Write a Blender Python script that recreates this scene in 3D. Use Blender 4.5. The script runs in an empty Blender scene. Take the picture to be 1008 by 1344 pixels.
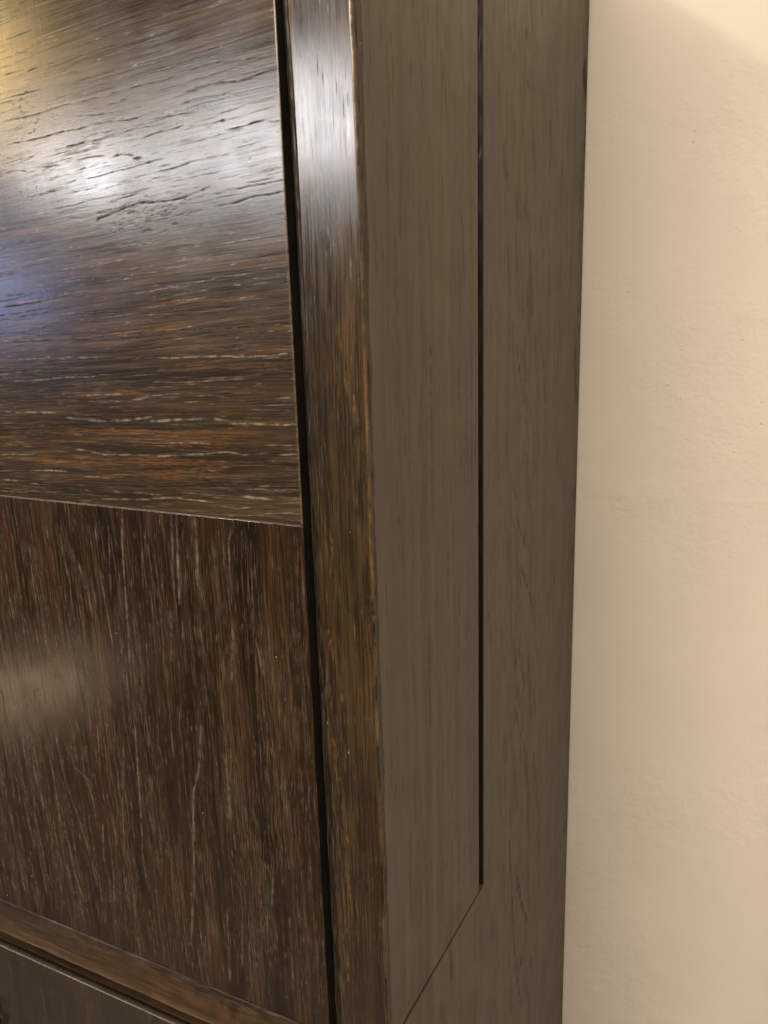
import bpy, math, random
import numpy as np
from mathutils import Matrix, Vector

sc = bpy.context.scene
# ------------------------------------------------------------------ camera
# world axes: x to the right along the cabinet front, y into the cabinet, z up;
# the front right arris of the cabinet is x = 0, y = 0, the camera height is z = 0
cam_data = bpy.data.cameras.new('camera')
cam = bpy.data.objects.new('camera', cam_data)
sc.collection.objects.link(cam)
RT = (0.89513922, 0.44488089, -0.02840355)
UP = (-0.07827684, 0.21958605, 0.97244779)
VD = (-0.43886046, 0.86825282, -0.23138395)
cam.matrix_world = Matrix(((RT[0], UP[0], -VD[0], 0.1957), (RT[1], UP[1], -VD[1], -0.3716), (RT[2], UP[2], -VD[2], 0), (0, 0, 0, 1)))
cam_data.sensor_width = 36
cam_data.sensor_fit = 'AUTO'
cam_data.lens = 1069.03 / 1344 * 36
cam_data.clip_start = 0.01
cam_data.clip_end = 50
cam_data.dof.use_dof = True
cam_data.dof.focus_distance = 0.50
cam_data.dof.aperture_fstop = 22
sc.camera = cam

# ------------------------------------------------------------------ world, lamps, exposure
world = bpy.data.worlds.new('World')
sc.world = world
world.use_nodes = True
bg = world.node_tree.nodes['Background']
bg.inputs[0].default_value = (1.0, 0.88, 0.72, 1)
bg.inputs[1].default_value = 0.12
sc.view_settings.view_transform = 'Standard'
sc.view_settings.look = 'None'
sc.view_settings.exposure = 0
sc.view_settings.gamma = 1

def area(name, loc, target, sx, sy, radiance, color):
    d = bpy.data.lights.new(name, 'AREA')
    d.shape = 'RECTANGLE'; d.size = sx; d.size_y = sy
    d.energy = radiance * math.pi * sx * sy
    d.color = color
    o = bpy.data.objects.new(name, d)
    o.location = loc
    o.rotation_euler = (Vector(target) - Vector(loc)).to_track_quat('-Z', 'Y').to_euler()
    sc.collection.objects.link(o)
    return o

# long ceiling fitting mirrored in the varnish
area('lamp_fitting', (-2.13, -2.0, 0.545), (-0.3, 0, 0.1), 0.46, 0.16, 38, (1.0, 0.98, 1.0))
area('lamp_fitting', (-1.31, -2.0, 0.545), (-0.3, 0, 0.1), 0.66, 0.23, 28, (1.0, 0.97, 0.98))
# cool screen at the left
area('lamp_screen', (-2.95, -2.0, 0.16), (-0.3, 0, 0.1), 0.60, 0.34, 9, (0.42, 0.54, 1.0))
# warm shaded lamp
area('lamp_warm', (-2.75, -2.0, 1.00), (-0.3, 0, 0.1), 0.34, 0.50, 22, (1.0, 0.68, 0.26))
# ceiling lamp whose light the cabinet top cuts off on the wall
area('lamp_ceiling', (-1.4, -1.0, 1.37), (0.0, 0.2, 0.0), 0.11, 0.11, 430, (1.0, 0.84, 0.60))
# lamp behind the viewer, left
area('lamp_back', (-0.32, -2.1, 0.85), (0.1, 0.4, -0.2), 1.0, 0.5, 31, (1.0, 0.875, 0.71))
# broad soft fill light added in front of the wall
area('lamp_fill', (1.4, -2.1, 1.5), (0.1, 0.4, -0.1), 1.4, 1.2, 10.0, (1.0, 0.86, 0.67))
# added spot: its pool on the floor is mirrored low in the door
sp = bpy.data.lights.new('lamp_spot', 'SPOT')
sp.energy = 8500; sp.spot_size = math.radians(15); sp.spot_blend = 0.7; sp.color = (1.0, 0.90, 0.80); sp.shadow_soft_size = 0.03
so = bpy.data.objects.new('lamp_spot', sp); so.location = (-2.36, -1.64, 1.3); sc.collection.objects.link(so)

# ------------------------------------------------------------------ traced grain: (kind, width mm, strength, points in 0.1 mm)
TOP_STROKES=[
(0,0.5,0.8,[(-2227,1632),(-2002,1646)]),
(0,0.7,0.9,[(-2157,1438),(-2006,1456),(-1898,1455),(-1750,1460),(-1612,1465)]),
(0,0.8,0.8,[(-1596,1418),(-1579,1419)]),
(0,0.8,0.8,[(-1556,1427),(-1363,1435),(-1255,1447),(-1192,1451),(-1120,1451)]),
(0,0.7,0.9,[(-2391,1324),(-2247,1329),(-2070,1334),(-1917,1340)]),
(0,0.6,0.7,[(-2367,1444),(-2275,1451),(-2161,1451)]),
(0,0.6,0.6,[(-2384,1356),(-2254,1359)]),
(0,0.8,1,[(-1595,1238),(-1443,1244),(-1279,1255),(-1174,1255),(-1039,1269),(-868,1287),(-815,1290),(-720,1279),(-590,1274),(-499,1277)]),
(0,1.0,1,[(-1039,1182),(-973,1180),(-805,1193),(-709,1187),(-615,1187),(-522,1202),(-445,1208),(-423,1201)]),
(0,0.8,0.8,[(-1249,1113),(-1085,1129),(-923,1133),(-786,1137),(-713,1145)]),
(0,0.7,0.8,[(-2375,1205),(-2207,1205),(-2030,1215),(-1906,1228),(-1815,1236)]),
(0,0.9,1,[(-2334,1078),(-2141,1077),(-1934,1094),(-1814,1092),(-1696,1098),(-1557,1105),(-1436,1094),(-1315,1098)]),
(0,0.7,0.7,[(-1302,1078),(-1117,1077),(-949,1078)]),
(0,0.7,0.7,[(-1858,1226),(-1728,1228),(-1595,1238)]),
(0,0.7,0.7,[(-1797,1162),(-1625,1145),(-1456,1147),(-1319,1152)]),
(0,0.9,1,[(-1905,1010),(-1790,1017),(-1673,1020),(-1529,1027)]),
(0,0.7,0.7,[(-1463,1020),(-1363,1020),(-1308,1025)]),
(0,0.9,1,[(-1335,990),(-1204,1009),(-1098,1015),(-1036,1023)]),
(0,0.7,0.7,[(-1026,1018),(-961,1010),(-862,1005)]),
(0,1.3,1,[(-862,1005),(-802,1016),(-753,1014)]),
(0,0.9,0.9,[(-777,966),(-662,971),(-557,983),(-516,981),(-485,971),(-421,970)]),
(0,0.7,0.8,[(-1990,941),(-1861,948)]),
(0,0.9,0.8,[(-1809,935),(-1714,937),(-1610,934)]),
(0,1.2,0.9,[(-1560,924),(-1486,928),(-1405,912)]),
(0,1.3,0.9,[(-1412,897),(-1341,894)]),
(0,0.9,0.8,[(-1346,859),(-1247,872),(-1193,874)]),
(0,0.6,0.9,[(-2169,922),(-1957,921)]),
(0,0.6,0.8,[(-2473,913),(-2336,930),(-2211,905)]),
(0,0.8,0.9,[(-1238,813),(-1162,817),(-1098,826),(-984,837)]),
(0,0.7,0.8,[(-1229,835),(-1144,842)]),
(0,0.6,0.8,[(-1953,758),(-1830,764),(-1698,773)]),
(0,0.6,0.7,[(-2105,784),(-1992,787)]),
(0,0.5,0.7,[(-1540,783),(-1438,789)]),
(0,0.6,0.6,[(-2312,536),(-2112,557),(-1846,586)]),
(0,1.3,0.9,[(-1846,586),(-1723,602),(-1602,625),(-1485,649),(-1304,670)]),
(0,1.1,0.9,[(-1355,658),(-1138,660),(-1032,674),(-890,707)]),
(1,1.0,0.5,[(-1590,588),(-1474,599),(-1349,618)]),
(0,0.7,0.7,[(-1368,555),(-1223,568),(-1014,591)]),
(0,1.0,1,[(-1014,591),(-891,601),(-740,611),(-623,631),(-518,633),(-430,643)]),
(0,0.7,0.8,[(-828,403),(-708,415),(-562,421),(-436,420)]),
(1,0.7,0.5,[(-853,412),(-707,422),(-581,429)]),
(0,0.6,0.7,[(-2179,359),(-1986,367),(-1738,383)]),
(0,0.6,0.6,[(-1996,306),(-1748,315),(-1628,322)]),
(1,0.6,0.6,[(-2541,396),(-2382,410)]),
(1,0.6,0.6,[(-2054,339),(-1803,348),(-1533,372)]),
(1,0.6,0.5,[(-2356,259),(-2210,257)]),
(0,0.9,0.9,[(-2627,139),(-2459,143),(-2267,160),(-2048,184),(-1832,202),(-1637,212)]),
(2,0.9,0.8,[(-2625,153),(-2457,157),(-2264,173),(-2045,197),(-1830,215)]),
(0,0.8,0.9,[(-2672,-85),(-2323,-80),(-1924,-76),(-1675,-57),(-1391,-45),(-1079,-29),(-842,-26)]),
(2,1.0,0.8,[(-2670,-75),(-2321,-70),(-1922,-62),(-1673,-44),(-1390,-32),(-1105,-21)]),
(1,0.8,0.6,[(-2693,-192),(-2342,-188),(-2043,-180),(-1760,-186)]),
(0,0.7,0.6,[(-2696,-206),(-2345,-202),(-1885,-190)]),
(2,1.4,0.7,[(-1241,129),(-1115,141),(-986,149)]),
(2,1.0,0.6,[(-1213,186),(-1080,214)]),
(1,0.6,0.5,[(-1053,220),(-869,240),(-667,250)]),
(1,0.9,0.7,[(-1403,-188),(-1024,-181),(-707,-183),(-538,-176),(-436,-164)]),
(2,1.2,0.5,[(-1259,-171),(-1012,-164)]),
(1,0.7,0.6,[(-1420,-324),(-1176,-326),(-962,-312),(-712,-302)]),
(1,0.7,0.7,[(-1194,-440),(-1077,-434)]),
(1,0.7,0.6,[(-1118,-404),(-981,-397),(-876,-409)]),
(1,0.9,0.8,[(-635,-413),(-437,-401)]),
(1,1.2,0.8,[(-2616,-532),(-2403,-527),(-2165,-526)]),
(1,0.9,0.6,[(-2614,-334),(-2243,-316)]),
(2,1.4,0.9,[(-2146,-411),(-1983,-413),(-1698,-399)]),
(1,0.8,0.6,[(-1983,-413),(-1667,-399)]),
(1,1.3,0.6,[(-1599,-430),(-1503,-428)]),
(1,1.7,1,[(-2025,-561),(-1821,-569),(-1633,-554),(-1451,-531)]),
(1,1.6,1,[(-1472,-559),(-1239,-543),(-1032,-528),(-893,-537)]),
(1,1.2,0.7,[(-2156,-555),(-2025,-561)]),
(1,1.1,0.8,[(-894,-555),(-732,-550),(-555,-553),(-441,-549)]),
(1,1.6,0.8,[(-579,-549),(-550,-552)]),
(1,1.0,0.8,[(-2135,-754),(-2030,-759),(-1852,-779),(-1479,-761)]),
(1,1.0,0.8,[(-1474,-770),(-1069,-737),(-909,-716),(-804,-729),(-616,-711)]),
(1,1.0,0.8,[(-561,-717),(-432,-707)]),
(1,1.2,0.9,[(-2825,-1000),(-2616,-992)]),
(1,1.0,0.7,[(-2561,-1009),(-2488,-1004)]),
(1,1.0,0.8,[(-2063,-1017),(-2043,-1016)]),
(1,1.1,0.8,[(-2508,-913),(-2331,-908),(-2207,-906)]),
(1,1.2,0.9,[(-1506,-1032),(-1314,-1013),(-1244,-1017),(-1176,-1021),(-1046,-1021)]),
(1,1.5,1,[(-845,-970),(-766,-973),(-609,-971)]),
(1,1.0,0.8,[(-2018,-1074),(-1853,-1062),(-1514,-1042)]),
(1,0.9,0.7,[(-2076,-928),(-1840,-924)]),
(1,0.9,0.7,[(-851,-1043),(-770,-1032)]),
(1,0.8,0.7,[(-723,-904),(-563,-894)]),
(1,0.9,0.7,[(-720,-1068),(-472,-1035)]),
(1,0.8,0.7,[(-2870,-1077),(-2609,-1075)]),
(1,0.8,0.7,[(-2437,-1120),(-2159,-1114)]),
(2,3.0,0.75,[(-2806,-752),(-2512,-740)]),
(2,4.5,0.55,[(-2384,-615),(-2017,-637),(-1456,-618),(-1114,-641)]),
(2,4.5,0.5,[(-2823,-842),(-2388,-835),(-1788,-824),(-750,-774)]),
(2,3.5,0.5,[(-1518,-643),(-1002,-615),(-660,-611)]),
(2,4,0.45,[(-2090,-683),(-1463,-682),(-794,-676)]),
(2,3.5,0.5,[(-2414,-984),(-1798,-897),(-1488,-879),(-912,-809)]),
(2,4,0.35,[(-1491,-907),(-1086,-910)]),
(2,3,0.4,[(-1240,-253),(-707,-240),(-460,-232)]),
(2,3,0.4,[(-1913,-379),(-1430,-409)]),
]
LOW_STROKES=[
(1,1.1,0.5,[(-2815,-1375),(-2805,-1561),(-2810,-1706),(-2806,-1847)]),
(1,1.1,0.6,[(-2652,-1425),(-2662,-1600),(-2660,-1839)]),
(1,1.4,0.5,[(-2353,-1332),(-2337,-1447),(-2321,-1562),(-2308,-1700)]),
(1,1.2,0.5,[(-2250,-1427),(-2242,-1505)]),
(1,2.4,0.5,[(-2213,-1502),(-2191,-1579),(-2177,-1620)]),
(1,1.3,0.6,[(-2155,-1660),(-2143,-1760),(-2135,-1888)]),
(1,1.4,0.55,[(-2108,-1622),(-2090,-1726),(-2083,-1816)]),
(1,1.2,0.6,[(-2023,-1508),(-2002,-1731),(-1989,-1921),(-1974,-2102)]),
(1,2,0.6,[(-2018,-1250),(-2016,-1326),(-2018,-1383)]),
(1,0.7,0.6,[(-1898,-1240),(-1922,-1496),(-1938,-1706)]),
(1,1.0,0.8,[(-1766,-1119),(-1787,-1280),(-1802,-1483),(-1817,-1738),(-1826,-2003),(-1843,-2178)]),
(1,0.9,0.55,[(-1634,-1364),(-1654,-1624)]),
(1,1.5,0.6,[(-1366,-1116),(-1375,-1241),(-1405,-1613)]),
(1,1.6,0.65,[(-1332,-1123),(-1344,-1335),(-1372,-1698)]),
(1,1.8,1,[(-1192,-1121),(-1191,-1224),(-1194,-1368),(-1211,-1588)]),
(1,0.9,0.5,[(-1066,-1344),(-1071,-1459)]),
(1,0.9,0.55,[(-952,-1258),(-961,-1485)]),
(1,0.9,0.5,[(-800,-1400),(-817,-1753)]),
(1,1.3,0.6,[(-807,-1834),(-788,-1943),(-768,-2038),(-747,-2133)]),
(1,3.0,0.35,[(-960,-1730),(-1011,-2182)]),
(1,3.2,0.35,[(-1447,-1719),(-1473,-2109)]),
(1,1.2,0.5,[(-1360,-1808),(-1370,-1962)]),
(1,1.1,0.5,[(-1674,-1985),(-1688,-2146)]),
(1,1.4,0.5,[(-2760,-2969),(-2722,-3202),(-2719,-3416),(-2701,-3591),(-2658,-3813),(-2632,-4042),(-2585,-4201),(-2540,-4367)]),
(1,1.5,0.5,[(-2644,-2882),(-2609,-3224),(-2517,-3515),(-2480,-3670),(-2442,-3826),(-2406,-4095)]),
(1,1.4,0.45,[(-2559,-2924),(-2482,-3101),(-2385,-3157),(-2339,-3342),(-2331,-3539)]),
(1,1.2,0.5,[(-2213,-2694),(-2231,-3058)]),
(1,1.2,0.5,[(-1969,-2711),(-2040,-3185),(-2084,-3556)]),
(1,1.2,0.9,[(-1854,-2618),(-1876,-2996),(-1889,-3319),(-1915,-3630),(-1900,-3905)]),
(1,1.0,0.7,[(-2273,-3498),(-2313,-3826)]),
(1,1.3,0.7,[(-2242,-3797),(-2228,-3915),(-2260,-4192)]),
(1,1.2,0.6,[(-2964,-3849),(-2959,-4009)]),
(1,1.2,0.5,[(-3449,-4110),(-3453,-4308)]),
(1,1.2,0.55,[(-3190,-3401),(-3208,-3538)]),
(1,1.2,0.5,[(-3085,-4247),(-3084,-4435)]),
(1,1.3,0.5,[(-2970,-3424),(-2975,-3588)]),
(1,1.2,0.5,[(-3256,-4246),(-3231,-4393)]),
(1,1.6,0.7,[(-1279,-2497),(-1332,-2836),(-1395,-3013),(-1438,-3428),(-1469,-3790),(-1518,-4064),(-1556,-4298)]),
(1,3.0,0.4,[(-1102,-2672),(-1103,-2944),(-1109,-3224)]),
(1,1.6,0.6,[(-1198,-3868),(-1207,-4108),(-1225,-4456)]),
(1,2.0,0.45,[(-789,-3405),(-822,-3705)]),
(1,1.2,0.5,[(-509,-2844),(-516,-2950)]),
(1,1.2,0.6,[(-1076,-3910),(-1107,-4286)]),
(1,1.0,0.5,[(-688,-3717),(-690,-4305)]),
(1,1.4,0.45,[(-852,-3543),(-884,-4140)]),
(2,1.0,0.8,[(-571,-2347),(-582,-2603),(-597,-2840)]),
(2,0.9,0.8,[(-875,-2484),(-889,-2654)]),
(2,0.9,0.7,[(-663,-2826),(-687,-3013)]),
(2,1.2,0.7,[(-1305,-3447),(-1318,-3717)]),
(2,0.9,0.9,[(-898,-2136),(-905,-2289)]),
(2,1.2,0.8,[(-612,-1908),(-627,-2209)]),
(2,1.2,0.9,[(-530,-1876),(-536,-2045)]),
(2,1.2,0.7,[(-787,-2076),(-794,-2242)]),
(2,1.6,0.6,[(-1054,-1515),(-1061,-1656)]),
(2,1.4,0.5,[(-1260,-1326),(-1280,-1572)]),
(2,2.2,0.7,[(-465,-1157),(-486,-1496)]),
(2,1.6,0.6,[(-1185,-1560),(-1188,-1708)]),
(2,1.2,0.6,[(-663,-1421),(-669,-1589)]),
(2,1.6,0.4,[(-1532,-1858),(-1556,-2284)]),
(2,1.4,0.5,[(-680,-3255),(-696,-3409)]),
(2,1.4,0.5,[(-443,-2723),(-445,-3142)]),
]
STILE_STROKES=[
(2,1.6,1,[(-9,-209),(-2,-371),(3,-484)]),
(2,1.8,0.9,[(-121,-248),(-113,-372)]),
(2,3.0,0.6,[(-83,-388),(-57,-529)]),
(2,0.8,0.9,[(-292,-1076),(-288,-1184),(-284,-1280)]),
(2,1.4,0.7,[(-261,-1116),(-244,-1267)]),
(2,1.4,0.9,[(-290,-1698),(-292,-1823)]),
(2,1.6,0.7,[(-306,-1998),(-300,-2093),(-308,-2243)]),
(2,1.6,1,[(-295,-2510),(-283,-2683),(-272,-2894)]),
(2,1.2,0.8,[(-236,-3013),(-227,-3057)]),
(2,2.0,0.9,[(-252,-3265),(-236,-3372),(-234,-3452)]),
(2,2.0,0.6,[(-263,-3516),(-287,-3801)]),
(2,1.6,0.9,[(-270,-3896),(-272,-4079)]),
(2,1.0,0.7,[(4,1174),(-1,945)]),
(2,1.2,0.8,[(-132,475),(-129,257)]),
(2,0.9,0.9,[(-12,269),(-10,105)]),
(2,1.4,0.5,[(-168,186),(-163,111)]),
(2,1.8,0.5,[(-113,34),(-112,-232)]),
(1,0.8,0.5,[(-232,-1309),(-233,-1531)]),
(1,1.0,0.5,[(-229,-2084),(-227,-2140)]),
(2,1.4,0.8,[(-119,563),(-119,474)]),
(2,1.6,0.8,[(-302,-2339),(-291,-2534)]),
(1,0.8,0.5,[(-270,-2629),(-261,-2657)]),
(0,5,0.6,[(-35,-664),(-39,-867)]),
(0,7,0.5,[(-110,-913),(-78,-1036)]),
(0,5,0.55,[(-48,-1224),(-37,-1549)]),
(0,6,0.5,[(-153,-2902),(-112,-3148)]),
(0,4,0.4,[(-168,442),(-153,314)]),
(0,0.4,0.8,[(-200,1231),(-201,1139)]),
(0,0.4,0.8,[(-178,1182),(-174,1095)]),
(0,0.4,0.8,[(-123,1259),(-125,1144)]),
(0,0.4,0.8,[(-77,1284),(-72,1202)]),
(0,0.4,0.8,[(-105,1118),(-101,1041)]),
(0,0.4,0.8,[(-74,1081),(-68,927)]),
(0,0.4,0.8,[(-53,1167),(-52,1101)]),
(0,0.4,0.8,[(-46,1051),(-46,951)]),
(0,0.4,0.6,[(-279,1197),(-278,1065)]),
(0,0.4,0.6,[(-291,1285),(-293,1185)]),
]
SIDE_STROKES=[
(0,2.2,0.45,[(2522,-227),(2697,-644),(2886,-1082)]),
(0,2.2,0.5,[(2565,-1614),(2696,-1790),(2833,-1939)]),
(0,2.0,0.4,[(2394,-1227),(2560,-1460)]),
(0,2.2,0.45,[(2707,-2094),(2942,-2373),(3095,-2603)]),
(0,2.4,0.55,[(2430,-4527),(2534,-5151),(2653,-6080),(2870,-6713)]),
(0,3,0.6,[(2694,-5102),(2827,-5489),(3043,-5868)]),
(0,4,0.6,[(2822,-6045),(2879,-6251)]),
(0,2,0.4,[(2262,-4646),(2359,-5263)]),
(0,2.4,0.55,[(1022,-4482),(1048,-4670),(1058,-4868)]),
(0,2.2,0.45,[(680,-4486),(708,-4840)]),
(0,2.0,0.4,[(2911,-3879),(3032,-4421)]),
(0,2.4,0.4,[(2644,-2797),(2888,-3297)]),
(0,2.4,0.4,[(2573,-3338),(2765,-3727)]),
(0,2.2,0.4,[(1855,-2118),(1946,-2525)]),
(0,5,0.85,[(4474,2173),(4548,2062),(4563,1948)]),
(0,3,0.8,[(4488,2304),(4533,2187)]),
(0,2.5,0.8,[(4625,1948),(4600,1645),(4590,1476)]),
(0,3,0.5,[(2692,2017),(2694,1967)]),
(0,2.5,0.4,[(2725,1693),(2766,1650)]),
(0,1.5,0.5,[(2468,2126),(2488,2060)]),
(0,2,0.4,[(4462,1256),(4471,918)]),
(0,2.4,0.45,[(4420,-289),(4530,-1011)]),
(1,1.6,0.5,[(631,-2806),(603,-3179)]),
(1,3,0.3,[(630,1251),(602,477)]),
(1,2,0.3,[(240,146),(237,-328)]),
(0,2,0.35,[(799,-149),(801,-1314)]),
(0,2,0.35,[(710,-1787),(701,-2623)]),
]

rng = np.random.default_rng(11)
random.seed(5)

# ------------------------------------------------------------------ materials
def nodes_of(name):
    m = bpy.data.materials.new(name); m.use_nodes = True
    nt = m.node_tree; nt.nodes.clear()
    out = nt.nodes.new('ShaderNodeOutputMaterial')
    bs = nt.nodes.new('ShaderNodeBsdfPrincipled')
    nt.links.new(bs.outputs[0], out.inputs[0])
    return m, nt, bs

class NB:
    def __init__(s, nt):
        s.nt = nt; s.tc = nt.nodes.new('ShaderNodeTexCoord'); s.vec = s.tc.outputs['Object']
    def warp(s, tilt, amp, scale):
        # the grain runs at a slight angle and wanders
        if tilt:
            mp = s.nt.nodes.new('ShaderNodeMapping'); s.link(s.vec, mp.inputs[0]); mp.inputs['Rotation'].default_value = (0, math.radians(tilt), 0)
            s.vec = mp.outputs[0]
        mp = s.nt.nodes.new('ShaderNodeMapping'); s.link(s.vec, mp.inputs[0]); mp.inputs['Scale'].default_value = scale
        n = s.nt.nodes.new('ShaderNodeTexNoise'); n.inputs['Scale'].default_value = 1; n.inputs['Detail'].default_value = 3; s.link(mp.outputs[0], n.inputs['Vector'])
        a = s.nt.nodes.new('ShaderNodeVectorMath'); a.operation = 'SUBTRACT'; s.link(n.outputs['Color'], a.inputs[0]); a.inputs[1].default_value = (0.5, 0.5, 0.5)
        m = s.nt.nodes.new('ShaderNodeVectorMath'); m.operation = 'MULTIPLY'; s.link(a.outputs[0], m.inputs[0]); m.inputs[1].default_value = amp
        d = s.nt.nodes.new('ShaderNodeVectorMath'); d.operation = 'ADD'; s.link(s.vec, d.inputs[0]); s.link(m.outputs[0], d.inputs[1])
        s.vec = d.outputs[0]
    def link(s, a, b): s.nt.links.new(a, b)
    def put(s, sock, v):
        if isinstance(v, bpy.types.NodeSocket): s.nt.links.new(v, sock)
        else: sock.default_value = v
    def noise(s, scale, detail=3, rough=0.55, dist=0.0, off=(0, 0, 0)):
        mp = s.nt.nodes.new('ShaderNodeMapping'); s.link(s.vec, mp.inputs[0])
        mp.inputs['Scale'].default_value = scale; mp.inputs['Location'].default_value = off
        n = s.nt.nodes.new('ShaderNodeTexNoise'); s.link(mp.outputs[0], n.inputs['Vector'])
        n.inputs['Scale'].default_value = 1; n.inputs['Detail'].default_value = detail
        n.inputs['Roughness'].default_value = rough; n.inputs['Distortion'].default_value = dist
        return n.outputs['Fac']
    def math(s, op, a, b=0.0, clamp=False):
        n = s.nt.nodes.new('ShaderNodeMath'); n.operation = op; n.use_clamp = clamp
        s.put(n.inputs[0], a); s.put(n.inputs[1], b); return n.outputs[0]
    def rng(s, v, a, b, c=0.0, d=1.0):
        n = s.nt.nodes.new('ShaderNodeMapRange'); s.put(n.inputs[0], v)
        for i, q in enumerate((a, b, c, d)): n.inputs[i + 1].default_value = q
        n.clamp = True; return n.outputs[0]
    def mix(s, f, a, b):
        n = s.nt.nodes.new('ShaderNodeMix'); n.data_type = 'RGBA'
        s.put(n.inputs[0], f); s.put(n.inputs[6], a); s.put(n.inputs[7], b); return n.outputs[2]
    def attr(s, name):
        n = s.nt.nodes.new('ShaderNodeAttribute'); n.attribute_name = name; return n.outputs['Fac']
    def ramp(s, v, stops):
        n = s.nt.nodes.new('ShaderNodeValToRGB'); s.put(n.inputs[0], v)
        e = n.color_ramp.elements
        while len(e) < len(stops): e.new(0.5)
        for el, (p, c) in zip(e, stops): el.position = p; el.color = (*c, 1)
        return n.outputs[0]
    def bump(s, h, dist, normal=None, strength=1.0):
        n = s.nt.nodes.new('ShaderNodeBump'); n.inputs['Distance'].default_value = dist; n.inputs['Strength'].default_value = strength
        s.put(n.inputs['Height'], h)
        if normal is not None: s.link(normal, n.inputs['Normal'])
        return n.outputs[0]
    def dots(s, scale, radius, keep):
        v = s.nt.nodes.new('ShaderNodeTexVoronoi'); v.inputs['Scale'].default_value = scale
        s.link(s.tc.outputs['Object'], v.inputs['Vector'])
        sep = s.nt.nodes.new('ShaderNodeSeparateColor'); s.link(v.outputs['Color'], sep.inputs[0])
        k = s.math('LESS_THAN', sep.outputs[0], keep)
        return s.math('MULTIPLY', s.rng(v.outputs['Distance'], radius * 0.6, radius, 1, 0), k)

def axes(along, a, b):
    # mapping scale: a per metre along the grain, b across
    return (a, b, b) if along == 'X' else (b, b, a)

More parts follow.
